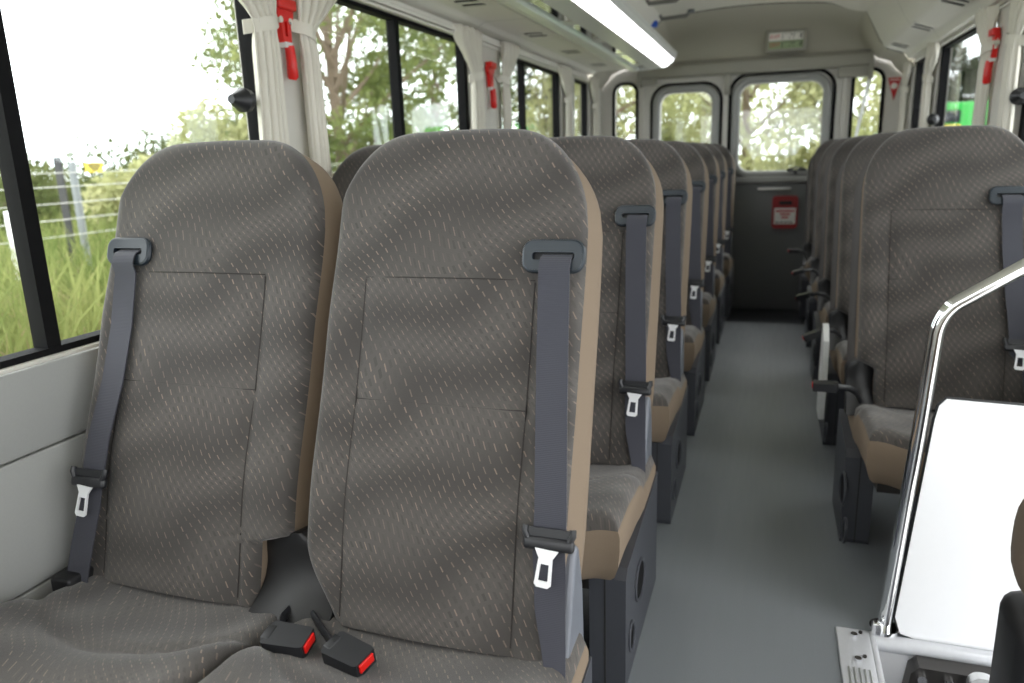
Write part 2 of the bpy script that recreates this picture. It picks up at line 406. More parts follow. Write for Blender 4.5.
# left rear window and the rear door, each with a padded surround, a rubber seal and its glass
w8 = ring(-.800, -.388, .83, 1.465, .105, .028, YR-.006, M['wall'], 'window_8'); w8['kind'] = 'structure'
ring(-.838, -.350, .79, 1.500, .125, .010, YR-.002, M['rubber'], 'window_seal', w8)
MB().box(-.79, -.40, YR+.028, YR+.032, .84, 1.46).build('pane', M['glass'], w8, smooth=False)
d1 = MB().box(-.275, .375, YR-.035, YR, -.10, .845, .012); d1 = struct(d1, 'door_1', M['rearpan'], smooth=True)
ring(-.250, .337, .858, 1.498, .105, .030, YR-.008, M['wall'], 'window_surround', d1)
ring(-.292, .380, .80, 1.540, .125, .011, YR-.004, M['rubber'], 'door_seal', d1)
MB().box(-.24, .33, YR+.028, YR+.032, .87, 1.485).build('pane', M['glass'], d1, smooth=False)
MB().prism([(YR-.05, .80), (YR-.062, .815), (YR-.055, .842), (YR-.02, .852), (YR, .852), (YR, .80)], 'x', -.26, .36).build('window_ledge', M['wall'], d1)
pb = MB().tube([(-.075, YR-.036, .762), (-.075, YR-.065, .762), (.13, YR-.065, .762), (.13, YR-.036, .762)], .010, 10)
pb.build('pull_bar', M['whitepl'], d1, label='pale horizontal pull bar')
lt = MB().box(.10, .235, YR-.060, YR-.040, .880, .893, .004).box(.15, .17, YR-.06, YR-.035, .862, .882, .003); lt.tube([(.11, YR-.055, .893), (.15, YR-.07, .905), (.22, YR-.055, .895)], .006, 8)
lt.build('window_latch', M['black'], d1)
for k, nm in (('cl', 9), ('cr', 10)):
    a, b, c_, d_, e = RH[k]
    o = ring(a-.006, b+.006, c_, d_+.006, e, .012, YR, M['rubber'], 'window_%d' % nm); o['kind'] = 'structure'
    MB().box(a-.01, b+.01, YR+.028, YR+.032, c_-.01, d_+.01).build('pane', M['glass'], o, smooth=False)
# header beam over the rear windows, stepped, with clipped ends and a middle stop block
hd = MB().prism([(YR-.070, 1.540), (YR-.085, 1.552), (YR-.085, 1.612), (YR-.06, 1.640), (YR-.0, 1.650), (YR, 1.540)], 'x', -.925, .590)
hd.box(-.930, -.905, YR-.088, YR, 1.490, 1.645, .004).box(.572, .598, YR-.088, YR, 1.455, 1.65, .004)
hd.box(-.905, -.80, YR-.06, YR, 1.50, 1.542, .004).box(.39, .575, YR-.06, YR, 1.475, 1.542, .006)
struct(hd, 'trim_header', M['rearlin'], smooth=True)
st = MB().box(-.335, -.292, YR-.05, YR, 1.41, 1.545, .004).box(-.318, -.300, YR-.06, YR-.045, 1.425, 1.445, .003)
struct(st, 'trim_stop_block', M['rearlin'], smooth=True)
struct(MB().box(-.905, -.885, YR-.02, YR, .7, 1.50, .004).box(.430, .452, YR-.03, YR, .7, 1.48, .004), 'trim_rear_posts', M['pillar'], smooth=True)
# bright upright beside the right corner window, leaning like the tailgate strut
struct(MB().tube([(.590, YR-.035, 1.50), (.500, YR-.035, .92)], .011, 12), 'trim_strut', M['alu2'], smooth=True)

# ================================================================ SEATS
REC = R(18.0); PIV = Vector((0, .895, .335)); W = .213; H = .796
def back_world(u, d, v, cx):
    return Vector((cx+u, PIV.y+v*math.sin(REC)+d*math.cos(REC), PIV.z+v*math.cos(REC)-d*math.sin(REC)))
def vtop(u):
    a = abs(u)/W; rc = .62
    base = H-.012*a*a
    if a <= 1-rc: return base
    k = (a-(1-rc))/rc; return base-.150*(1-math.sqrt(max(0, 1-k**2.3)))
NOTCH = {'k': 1}; EX = [0.]
def kind(): return NOTCH['k']
def edge(side, v, sg):
    """half width on one side; notch for the hinge on the buckle side, short end on the belt side"""
    if side == -sg:
        if kind() > 0: return W-.064*(1-sstep(-.03, .125, v))-.004*sstep(.5, .8, v)
        return W+EX[0]-(.045+.8*EX[0])*(1-sstep(.106, .124, v))-.004*sstep(.5, .8, v)
    return W-.006*(1-sstep(.02, .2, v))-.004*sstep(.5, .8, v)
def cluster(n, k=1.0):
    out = []
    for i in range(n+1):
        t = i/n; c = .5-.5*math.cos(PI*t); out.append(.65*c+.35*t)
    return out
SU, SV = cluster(44), cluster(64)
def back_uv(s, t, sg):
    u0 = -W+2*W*s
    vt = vtop(u0)
    v = t*vt
    l, r_ = edge(-1, v, sg), edge(1, v, sg)
    # keep the top outline true to its arch
    u = -l+(l+r_)*s
    return u, v, vt
def gauss(x, s): return math.exp(-(x/s)**2)
SEAMX = .142
def back_depth(s, t, sg):
    u, v, vt = back_uv(s, t, sg)
    e = min(u+edge(-1, v, sg), edge(1, v, sg)-u, (vt-v)*.85, v+.02)
    Re = .026; d = 0
    if e < Re: d += Re*(1-math.sqrt(max(0, 1-(1-max(0, e)/Re)**2)))
    # soft crown, lumbar bulge, side wings
    d -= .014*math.cos(min(1, abs(u)/W)*PI/2)*sstep(0, .25, (vt-v))
    d -= .012*gauss(v-.20, .13)
    d -= .010*sstep(.14, .20, abs(u))*(1-sstep(.45, .62, v))
    if v < .55: d += .005*gauss(abs(u)-SEAMX, .010)
    d += .003*gauss(v-.550, .008)*(1 if abs(u) < SEAMX else 0)+.0025*gauss(v-.355, .008)*(1 if abs(u) < SEAMX+.005 else 0)
    return d
def surf(u, v, sg, lift=0.):
    """depth of the front cloth near (u, v)"""
    s = (u+W)/(2*W); t = v/vtop(u); l, r_ = edge(-1, v, sg), edge(1, v, sg); s = (u+l)/(l+r_)
    return back_depth(min(1, max(0, s)), min(1, max(0, t)), sg)-lift
GU = [.171]; FL = [1.0]
def make_back(parent, cx, sg):
    nu, nv = 44, 64
    loc = Vector((cx, PIV.y, PIV.z))-ORG[parent.name]['_origin']; rot = (-REC, 0, 0)
    g = MB().grid(lambda i, j: (back_uv(SU[i], SV[j], sg)[0], back_depth(SU[i], SV[j], sg), back_uv(SU[i], SV[j], sg)[1]), nu, nv)
    b = g.build('backrest', M['fab_back'], parent, loc=loc, rot=rot, angle=70)
    loop = [(i, 0) for i in range(nu)]+[(nu, j) for j in range(nv)]+[(i, nv) for i in range(nu, 0, -1)]+[(0, j) for j in range(nv, 0, -1)]
    def lp(q, d, ins):
        u, v, vt = back_uv(SU[q[0]], SV[q[1]], sg); c = Vector((0, .40)); p = Vector((u, v))
        n = (p-c); k = sstep(.55, .98, abs(u)/W)*(1 if v > .02 else 0)
        fall = sstep(.60, .78, v)
        return (u+math.copysign(1, u)*ins*k*FL[0]*(1-.35*fall), d, v-(1-k)*max(0, d-.01)*(.10 if v > .5 else 0)-fall*k*max(0, d)*.06)
    def band(levels, cap=False):
        m = MB(); n = len(loop)
        vs = [lp(q, (back_depth(SU[q[0]], SV[q[1]], sg) if d is None else d), ins) for d, ins in levels for q in loop]
        fs = [(a*n+i, a*n+(i+1) % n, (a+1)*n+(i+1) % n, (a+1)*n+i) for a in range(len(levels)-1) for i in range(n)]
        if cap:
            base = len(vs); vs.append((0, levels[-1][0]+.004, .40)); a = len(levels)-1
            fs += [(a*n+i, a*n+(i+1) % n, base) for i in range(n)]
        m.add(vs, fs); return m
    band([(None, 0), (.034, .003), (.056, .012), (.074, .013), (.086, .005)]).build('side_trim', M['tan'], b, loc=(0, 0, 0), label='plain tan side band')
    band([(.085, .004), (.096, -.012), (.102, -.05)], True).build('back_shell', M['shell'], b, loc=(0, 0, 0))
    # seams
    sm = MB()
    for sx in (-1, 1):
        sm.tube([(sx*(SEAMX), surf(sx*SEAMX, v, sg)-.0007, v) for v in [.012+.535*k/24 for k in range(25)]], .0011, 5)
    for vv in (.550, .355):
        sm.tube([(-SEAMX+2*SEAMX*k/20, surf(-SEAMX+2*SEAMX*k/20, vv, sg)-.0010, vv) for k in range(21)], .0008, 5)
    sm.build('seam', M['seam'], b, loc=(0, 0, 0))
    # shoulder guide: rounded frame round a slot
    gu, gv = (GU[0] if sg > 0 else -.143), .585
    d0 = surf(gu, gv, sg)
    gm = plate(rrect(gu-.044, gu+.044, gv-.021, gv+.021, .014), [rrect(gu-.031, gu+.033, gv-.006, gv+.005, .004)], 'y', d0-.016, d0+.004)
    gm.tube([(p[0], d0-.010, p[1]) for p in rrect(gu-.0425, gu+.0425, gv-.0195, gv+.0195, .013)], .006, 8, closed=True)
    gm.build('belt_guide', M['guide'], b, loc=(0, 0, 0), label='slate grey belt guide')
    MB().box(gu-.032, gu+.034, d0-.006, d0+.003, gv-.008, gv+.007).build('guide_slot', M['softblack'], b, loc=(0, 0, 0))
    return b
def strip(pts, widths, th=.0013, axis=None):
    """flat belt: pts world positions, width direction mostly x, given per point"""
    m = MB(); n = len(pts); vs = []
    for i, (p, w) in enumerate(zip(pts, widths)):
        p = Vector(p); wd = Vector(w); d = Vector(pts[min(i+1, n-1)])-Vector(pts[max(i-1, 0)]); nn = wd.cross(d).normalized()*th
        vs += [p-wd-nn, p+wd-nn, p+wd+nn, p-wd+nn]
    fs = []
    for i in range(n-1):
        for k in range(4): fs.append((i*4+k, i*4+(k+1) % 4, (i+1)*4+(k+1) % 4, (i+1)*4+k))
    fs += [(3, 2, 1, 0), tuple((n-1)*4+k for k in range(4))]
    m.add(vs, fs); return m
def make_belt(parent, cx, sg):
    hw = .0235
    def P(u, v, lift): return back_world(u, surf(u, v, sg)-lift if abs(u) < W else -.012-lift, v, cx)
    du = GU[0]-.171
    ku = [(.177, .587, .008), (.177, .580, .0185), (.177, .572, .0215), (.177, .560, .0225), (.177, .545, .018), (.181, .45, .012), (.187, .35, .012), (.197, .22, .014), (.199, .16, .018)] if sg > 0 else \
         [(.143, .587, .008), (.143, .580, .0185), (.143, .572, .0215), (.143, .560, .0225), (.143, .545, .018), (.144, .45, .014), (.146, .35, .018), (.150, .25, .022), (.152, .16, .024)]
    ku = [(u+(du if sg > 0 else 0), v, l) for u, v, l in ku]
    pts = [P(sg*u, v, l) for u, v, l in ku]
    wid = [Vector((hw, 0, 0))]*len(pts)
    if sg > 0:
        low = [(.200, .13, .016, 1.), (.203, .08, .014, .95), (.210, .03, .010, .75), (.220, -.04, .012, .5), (.229, -.11, .02, .35), (.231, -.2, .0, .3)]
    else:
        low = [(.154, .13, .026, 1.), (.162, .06, .026, 1.), (.172, 0, .02, 1.), (.18, -.07, .0, 1.)]
    pts += [back_world(sg*u, -l-.012, v, cx) for u, v, l, k in low]; wid += [Vector((hw*k, .006*(1-k), 0)) for u, v, l, k in low]
    bo = strip(pts, wid).build('seat_belt', M['belt'], parent)
    # sliding latch bar and steel tongue
    u, v = (.199+GU[0]-.171 if sg > 0 else .151), .175
    c = P(sg*u, v, .022 if sg > 0 else .030)
    Rx = Matrix.Translation(c) @ Matrix.Rotation(-REC, 4, 'X')
    tb = MB().box(-.037, .037, -.007, .007, -.009, .010, .006)
    for k in (-1, 1): tb.tube([(k*.030, -.002, .006), (k*.035, -.003, .016), (k*.034, -.002, .024)], .005, 8)
    tb.box(-.030, .030, -.003, .0, .010, .022)
    tb.xf(Rx).build('latch_bar', M['black'], bo)
    tg = plate([(-.017, 0), (-.010, -.012), (-.012, -.048), (-.008, -.052), (.008, -.052), (.012, -.048), (.010, -.012), (.017, 0)], [[(-.006, -.020), (-.007, -.043), (.007, -.043), (.006, -.020)]], 'y', -.0055, -.0025)
    tg.xf(Rx @ Matrix.Translation((.000, -.004, -.006)) @ Matrix.Rotation(R(4), 4, 'Y')).build('tongue', M['tongue'], bo, label='bright steel latch tongue')
    return bo
CYB, CYF = .975, .495        # cushion back / front
def cush_top(u, t, hw):
    """t 0 back .. 1 front"""
    yy = CYB+(CYF-CYB)*t
    zc = .334+.055*sstep(.15, .8, t)
    zc += .010*sstep(.13, .20, abs(u)) - .008*gauss(u, .09)*gauss(t-.45, .35)
    yg = .36+.20*(1-(u/hw)**2)           # crescent seam
    zc -= .009*gauss((t-yg), .028)
    zc += .010*gauss(t-yg-.13, .09)
    return yy, zc
def make_cushion(parent, cx, sg, hw=.221):
    nu, nv = 30, 40; TU, TV = cluster(nu), cluster(nv)
    loc = Vector((cx, 0, 0))-ORG[parent.name]['_origin']
    Re = .034
    def P(i, j):
        u = -hw+2*hw*TU[i]; t = TV[j]
        # rounded front corners
        fr = .018*sstep(.11, .213, abs(u))
        yy, zz = cush_top(u, t, hw); yy = CYB+(CYF+fr-CYB)*t
        e = min(hw-abs(u), (1-t)*(CYB-CYF))
        if e < Re: zz -= Re*.8*(1-math.sqrt(max(0, 1-(1-max(e, 0)/Re)**2)))
        return (u, yy, zz)
    c = MB().grid(P, nu, nv).build('cushion', M['fab_cush'], parent, loc=loc, angle=70)
    loop = [(i, nv) for i in range(nu+1)]
    loop = [(0, j) for j in range(0, nv)]+loop+[(nu, j) for j in range(nv-1, -1, -1)]
    def L(q, dz, ins):
        p = P(*q); u = p[0]; return (u*(1+ins/hw), p[1]-ins*(q[1]/nv), p[2]+dz)
    lev = [(0, 0), (-.010, .004), (-.04, .004), (-.075, 0), (-.10, -.008), (-.112, -.018)]
    n = len(loop); vs = [L(q, dz, i_) for dz, i_ in lev for q in loop]
    # flat underside level
    vs = [(p[0], p[1], p[2] if k < 2*n else (p[2] if k < 4*n else max(.235, p[2]))) for k, p in enumerate(vs)]
    fs = [(a*n+i, a*n+i+1, (a+1)*n+i+1, (a+1)*n+i) for a in range(len(lev)-1) for i in range(n-1)]
    a = len(lev)-1; fs.append(tuple(a*n+i for i in range(n)))
    MB().add(vs, fs).build('side_trim', M['tan'], c, loc=(0, 0, 0), label='plain tan cushion border')
    return c
def make_hinge(parent, cx, sg, w=.078, x0=None):
    """black moulded hinge cover in the notch on the buckle side"""
    x0 = cx-sg*(W-.036+w/2-.012) if x0 is None else x0
    m = MB(); n = 14
    def P(i, j):
        a = -1+2*i/10; t = j/n
        v = -.03+.160*t; half = (w/2)*(1-.12*math.sin(PI*t))*(1 if t < .8 else math.sqrt(max(.02, 1-((t-.8)/.2)**2)))
        d = -.006-.018*(1-t)**2*3*(1-t)+.016*math.sin(PI*t)+.018*(a*a)-.0
        p = back_world(0, d, v, 0); return (x0+a*half, p.y, p.z)
    m.grid(P, 10, n)
    front = list(m.v); k = len(front)
    # close with a back sheet
    m.v += [Vector((p.x, p.y+.06, p.z-.01)) for p in front]
    ff = list(m.f); m.f += [tuple(k+q for q in f) for f in ff]; m.mi += [0]*len(ff)
    W_ = 11; lp = [i for i in range(W_)]+[j*W_+10 for j in range(1, n+1)]+[n*W_+i for i in range(9, -1, -1)]+[j*W_ for j in range(n-1, 0, -1)]
    for i in range(len(lp)):
        q, r_ = lp[i], lp[(i+1) % len(lp)]; m.f.append((q, r_, r_+k, q+k)); m.mi.append(0)
    return m.build('hinge_cover', M['softblack'], parent)
def make_buckle(parent, c, yaw, tilt=0, stalk=None, rl=0, k=1.0):
    m = MB().prism([(-.030, -.0165), (-.026, -.020), (.024, -.0185), (.030, -.0165), (.030, .0165), (.024, .0185), (-.026, .020), (-.030, .0165)], 'z', -.011, .011)
    m.box(-.033, -.020, -.012, .012, -.009, .012, .002)
    T = Matrix.Translation(Vector(c)) @ Matrix.Rotation(R(yaw), 4, 'Z') @ Matrix.Rotation(R(tilt), 4, 'Y') @ Matrix.Rotation(R(rl), 4, 'X') @ Matrix.Scale(k, 4)
    bm = MB(); bm.v = m.v; bm.f = m.f; bm.mi = m.mi
    o = bm.xf(T).build('buckle', M['black'], parent, angle=30)
    b = MB().box(.0285, .0325, -.0125, .0125, -.004, .0085, .0012).xf(T); b.build('release_button', M['red'], o, label='red release button')
    if stalk: MB().tube(stalk, .009, 8, flat=.5).build('buckle_stalk', M['black'], o)
    return o
def make_pedestal(parent, xo, s, yf=.558, yb=.985):
    """aisle-side leg moulding; xo outer face, s=-1 body lies to -x"""
    a, b = sorted((xo, xo+s*.072))
    p = MB().prism([(yf+.004, 0), (yf, .012), (yf, .245), (yf+.02, .262), (yb, .29), (yb, .0)], 'x', a, b)
    o = p.build('pedestal', M['pedgrey'], parent, smooth=False)
    xs = xo-s*.002
    g = MB().box(min(a, b)+(.030 if s < 0 else .035), min(a, b)+(.033 if s < 0 else .038), yf-.0012, yf+.001, .006, .25)
    g.build('panel_joint', M['groove'], o, smooth=False)
    for (y0, z0, ry, rz) in ((.72, .155, .055, .045), (.62, .085, .028, .035)):
        MB().tube([(xo-s*.001, y0+ry*math.cos(q)-.25*rz*math.sin(q), z0+rz*math.sin(q)) for q in [2*PI*k/20 for k in range(20)]], .004, 6, closed=True).build('slot_rim', M['pedgrey'], o)
        mm = MB(); mm.add([(xo-s*.0012, y0+ry*math.cos(q)-.25*rz*math.sin(q), z0+rz*math.sin(q)) for q in [2*PI*k/20 for k in range(20)]], [tuple(range(20))]); mm.build('slot', M['rubber'], o, smooth=False)
    return o
def make_sidecover(parent, xo, s):
    """grey blade that carries the backrest down to the pedestal"""
    pr = [(.985, .475), (.972, .485), (.955, .470), (.930, .40), (.905, .335), (.885, .27), (.87, .2), (.88, .12), (.97, .11), (1.005, .2), (1.01, .3), (1.005, .40)]
    a, b = sorted((xo, xo+s*.028))
    m = MB().prism(pr, 'x', a, b); o = m.build('hinge_arm', M['greyplast'], parent, angle=50)
    mod = o.modifiers.new('bevel', 'BEVEL'); mod.width = .008; mod.segments = 3; mod.limit_method = 'ANGLE'
    MB().box(xo-s*.001 if s > 0 else xo-.0005, xo+.0015 if s < 0 else xo+.0005, .885, .915, .285, .325).build('care_tag', M['whitetag'], o, smooth=False, label='small white tag')
    return o

def double_seat():
    t = root('double_seat', '', 'seat', (-.693, .75, 0), 'double seats along the wide side of the aisle')
    for cx, sg in ((-.468, 1), (-.944, -1)):
        NOTCH['k'] = sg; EX[0] = .020 if sg < 0 else 0.
        make_back(t, cx, sg); make_belt(t, cx, sg)
        make_cushion(t, -.461 if sg > 0 else -.912, sg, .228 if sg > 0 else .222)
    make_hinge(t, -.468, 1, .158, -.699)
    make_pedestal(t, -.226, -1); make_sidecover(t, -.243, -1)
    # frame under the cushions and wall foot
    MB().box(-1.13, -.27, .60, .66, .19, .236).box(-1.13, -.27, .86, .92, .19, .236).build('seat_frame', M['dark'], t, smooth=False)
    MB().box(-1.19, -1.13, .56, .95, 0, .236, .01).build('wall_foot', M['softblack'], t)
    make_buckle(t, (-.636, .800, .364), 4, 1, [(-.70, .90, .345), (-.69, .86, .352), (-.665, .82, .362)], 10, 1.12)
    make_buckle(t, (-.536, .800, .360), -14, 3, [(-.655, .89, .345), (-.61, .85, .352), (-.57, .815, .360)], 10, 1.12)
    MB().box(-1.150, -1.105, .84, .90, .29, .36, .006).build('belt_anchor', M['softblack'], t)
    return t
LROWS = [0, .72, 1.44, 2.16, 2.88, 3.60, 4.32]
LL = ['brown dash-patterned double seat in the front row, two black buckles lying on its cushion',
      'second double seat from the front, showing a tan-sided cushion beside the aisle',
      'third double seat from the front, against the window side of the aisle',
      'fourth double seat from the front, beside the pillar with the farther red hammer',
      'fifth double seat from the front, third from the rear door',
      'sixth double seat from the front, just ahead of the rear row',
      'last double seat, in the rear row beside the grey rear door panel']
ds = double_seat()
for i, dy in enumerate(LROWS):
    o = ds if i == 0 else copy_tree(ds)
    if i:
        o.location = ds.location+Vector((.014 if i == 6 else 0, dy, 0))
    o['label'] = LL[i]
def single_seat():
    t = root('single_seat', '', 'seat', (.458, .75, 0), 'single seats along the narrow side of the aisle')
    NOTCH['k'] = -1; EX[0] = 0.; GU[0] = .140; FL[0] = -.35; make_back(t, .468, 1); make_belt(t, .468, 1); make_cushion(t, .468, 1); make_hinge(t, .468, 1, .075)
    make_pedestal(t, .222, 1, .72, .985)
    MB().box(.29, .70, .64, .69, .19, .236).box(.29, .70, .86, .92, .19, .236).build('seat_frame', M['dark'], t, smooth=False)
    MB().box(.70, .762, .58, .95, 0, .236, .01).build('wall_foot', M['softblack'], t)
    make_buckle(t, (.165, .79, .415), 180-6, 2, [(.262, .85, .36), (.245, .82, .395), (.225, .80, .41), (.195, .79, .415)])
    return t
RROWS = [1.30, 2.02, 2.74, 3.46, 4.18]
RL = ['brown single seat in the front row behind the chrome rail, buckle sticking into the aisle',
      'second single seat from the front, with a whitish cover hanging on its aisle side',
      'third single seat from the front, on the door side of the aisle',
      'fourth single seat from the front, just ahead of the rear row single',
      'last single seat, in the rear row beside the red box on the rear door']
ss = single_seat(); sset = []
for i, dy in enumerate(RROWS):
    o = ss if i == 0 else copy_tree(ss)
    o['label'] = RL[i]; sset.append(o)
for i, dy in enumerate(RROWS):
    o = sset[i]; o.location = Vector((.458-(.013 if i == 4 else 0), .75+dy, 0))
# raise / droop the buckles differently
for i, tl in ((1, 22), (2, 18), (3, 16), (4, -2)):
    for ch in sset[i].children:
        if ch.name.startswith('buckle'):
            p = Vector((.235-.458, .80-.75, .40)); ch.matrix_local = Matrix.Translation(p) @ Matrix.Rotation(R(-tl), 4, 'Y') @ Matrix.Rotation(R((8, -12, 5, 10)[i-1]), 4, 'Z') @ Matrix.Translation(-p)
# whitish cover on the second single seat
cv = MB().prism([(-.10, .12), (-.12, .30), (-.10, .40), (-.04, .445), (0, .44), (.02, .36), (.02, .12)], 'x', -.262, -.244)
o = cv.build('side_cover', M['whitepl'], sset[1], loc=(0, 0, 0), label='whitish plastic side cover')

# ================================================================ CURTAINS
def curtain(X, s, ybase, dirn, label, w=.12, flare=.12):
    """tied-back bundle; dirn=+1: hangs at the front edge of a window and flares towards larger y"""
    t = root('curtain', label, 'curtain', (X+s*.02, ybase, .70), 'tied-back cream curtains')
    m = MB(); nz_, ny = 40, 48
    zt, z0, ztie = 1.545, .70, 1.372
    rw_ = U(0, 6)
    def P(i, j):
        a = i/ny; zz = z0+(zt-z0)*j/nz_
        k = sstep(ztie-.01, zt, zz)
        wd = w*(.80+.20*sstep(ztie, z0, zz)) if zz < ztie else w*.80+(flare+w*.2)*k**.8
        pin = gauss(zz-ztie, .035)
        yy = ybase+dirn*wd*a*(1-.10*pin)
        amp = .011*(1-.55*pin)*(1+.5*k)
        xx = X+s*(.022+.012*math.sin(PI*a)+amp*math.sin(a*2*PI*5.0+rw_+1.2*k*math.sin(zz*30)))
        return (xx, yy, zz)
    m.grid(P, ny, nz_)
    o = m.build('drape', M['curtain'], t, angle=80); so = o.modifiers.new('solidify', 'SOLIDIFY'); so.thickness = .003
    # band of the tie-back, slanting to its button on the pillar
    tb = MB(); n = 12; vs = []
    pts = []
    for k in range(n+1):
        a = k/n; yy = ybase+dirn*(-.035+(w*.80+.045)*a); xx = X+s*(.012+.036*math.sin(PI*min(1, max(0, (a*1.15)-.1)))); zz = ztie+.018-.035*a
        pts.append((xx, yy, zz))
    tb = strip(pts, [Vector((0, 0, .016))]*len(pts), .0016)
    tb.cyl((X+s*.014, ybase-dirn*.03, ztie+.02), 'x', .008, .02, 10)
    tb.build('tieback', M['curtain'], t)
    return t
curtain(XL, 1, 1.700, -1, 'cream tied curtain beside the black cone knob, at the first grass-side pillar', .125, .14)
curtain(XL, 1, 1.800, 1, 'cream tied curtain hanging in front of the leafy tree, behind the first red hammer', .095, .13)
curtain(XL, 1, 3.14, -1, 'cream tied curtain ahead of the second red hammer on the grass side', .14, .13)
curtain(XL, 1, 3.40, 1, 'cream tied curtain just behind the second red hammer on the grass side', .10, .13)
curtain(XL, 1, 4.66, -1, 'cream tied curtain ahead of the plain third pillar on the grass side', .13, .11)
curtain(XL, 1, 5.42, -1, 'cream tied curtain at the rear end of the grass side, by the corner window', .13, .08)
curtain(XR, -1, 3.14, -1, 'grey-looking tied curtain on the door side, ahead of the red hammer', .13, .12)
curtain(XR, -1, 3.40, 1, 'grey-looking tied curtain on the door side, behind the red hammer', .11, .13)
curtain(XR, -1, 4.66, -1, 'tied curtain on the door side beside the small black knob', .13, .11)
curtain(XR, -1, 5.42, -1, 'last tied curtain on the door side, near the red triangle sticker', .12, .08)

# ================================================================ RED EMERGENCY HAMMERS
def hammer(X, s, yy, label):
    t = root('emergency_hammer', label, 'hammer', (X, yy, 1.24), 'red emergency hammers')
    k = s
    def B(y0, y1, z0, z1, d0, d1, mat, nm, bev=.004):
        a, b = sorted((X+k*d0, X+k*d1)); return MB().box(a, b, yy+y0, yy+y1, z0, z1, bev).build(nm, mat, t)
    br = plate([(yy-.022, 1.345), (yy+.022, 1.345), (yy+.024, 1.41), (yy+.040, 1.425), (yy+.046, 1.455), (yy-.046, 1.455), (yy-.040, 1.425), (yy-.026, 1.41)], [[(yy-.010, 1.365), (yy+.004, 1.365), (yy+.004, 1.412), (yy-.010, 1.412)]], 'x', *sorted((X+k*.004, X+k*.022)))
    br.build('bracket', M['red'], t, smooth=False)
    B(-.046, .046, 1.447, 1.482, .006, .034, M['red'], 'hammer_head', .006)
    B(-.019, .019, 1.329, 1.347, .004, .026, M['whitetag'], 'seal', .002)
    MB().tube([(X+k*.022, yy+.004, 1.335), (X+k*.024, yy+.005, 1.29), (X+k*.024, yy+.005, 1.236), (X+k*.022, yy+.005, 1.228)], [.013, .014, .015, .010], 12).build('handle', M['red'], t)
    MB().cyl((X+k*.023, yy+.016, 1.408), 'x', .005, .006, 10).build('rivet', M['steel'], t)
    for ch in t.children:
        for v in ch.data.vertices: v.co.z = .01+(v.co.z+.012)*.76; v.co.y *= .8
    return t
hammer(XL, 1, 1.752, 'large red emergency hammer on the first pillar beside the tied curtain')
hammer(XL, 1, 3.27, 'red emergency hammer on the second pillar along the grass side')
hammer(XR, -1, 3.40, 'red emergency hammer on the pillar of the door side')

# black cone knobs of the window catches
def knob(X, s, yy, zz, d, label, two=True):
    t = root('window_catch', label, 'knob', (X, yy, zz), 'black window knobs')
    MB().tube([(X, yy, zz), (X+s*.004, yy-d*.035, zz)], .009, 12).build('stem', M['black'], t)
    MB().tube([(X+s*.004, yy-d*.034, zz), (X+s*.004, yy-d*.050, zz), (X+s*.004, yy-d*.054, zz), (X+s*.004, yy-d*.090, zz)], [.027, .028, .025, .010], 20).build('cone', M['black'], t)
    return t
knob(XL+.004, 1, 1.612, 1.19, 1, 'black cone-shaped knob against the bright sky at the first pillar')
solo(MB().box(-1.232, -1.19, 1.845, 1.875, 1.165, 1.205, .006), 'window_catch', M['black'], 'small black window catch just behind the first pillar', 'catch')
knob(XR-.004, -1, 4.52, 1.155, 1, 'small black knob on the window post in front of the green coach')
knob(XR-.004, -1, 3.07, 1.18, 1, 'black knob at the edge of the frame above the front single seat')

# ================================================================ LUGGAGE RACK with its lamp
lr = root('luggage_rack', 'long overhead luggage rack with aluminium rails and a glowing lamp edge', 'luggage rack', (-.77, 2.0, 1.56))
Y0, Y1 = -1.2, 5.15
MB().prism([(-.945, 1.575), (-.885, 1.552), (-.850, 1.553), (-.846, 1.560), (-.846, 1.575), (-.90, 1.62), (-.945, 1.63)], 'y', Y0, Y1).build('inner_rail', M['railreflect'], lr, smooth=False)
MB().prism([(-.775, 1.556), (-.690, 1.566), (-.690, 1.590), (-.775, 1.575)], 'y', Y0, Y1).build('outer_rail', M['railreflect'], lr, smooth=False)
MB().prism([(-.690, 1.566), (-.665, 1.572), (-.632, 1.596), (-.618, 1.622), (-.634, 1.630), (-.690, 1.600)], 'y', Y0, Y1).build('lamp', M['lamp'], lr, label='glowing white lamp strip')
MB().prism([(-.622, 1.612), (-.604, 1.632), (-.604, 1.655), (-.640, 1.660), (-.690, 1.625), (-.690, 1.600), (-.634, 1.630)], 'y', Y0, Y1).build('lamp_housing', M['whitepl'], lr, smooth=False)
MB().prism([(-.945, 1.575), (-.885, 1.552), (-.775, 1.556), (-.690, 1.564), (-.662, 1.571), (-.628, 1.595), (-.602, 1.630), (-.602, 1.658), (-.640, 1.664), (-.945, 1.632)], 'y', Y1, Y1+.02).build('end_cap', M['whitepl'], lr, smooth=False)
k = 0; yy = Y0
while yy < Y1-.05:
    ln = (.46, .10)[k % 2]
    MB().box(-.848, -.773, yy, min(Y1, yy+ln), 1.566, 1.570).build('shelf_pane' if k % 2 == 0 else 'shelf_bracket', M['rackgl'] if k % 2 == 0 else M['alu2'], lr, smooth=False)
    yy += ln+.0; k += 1
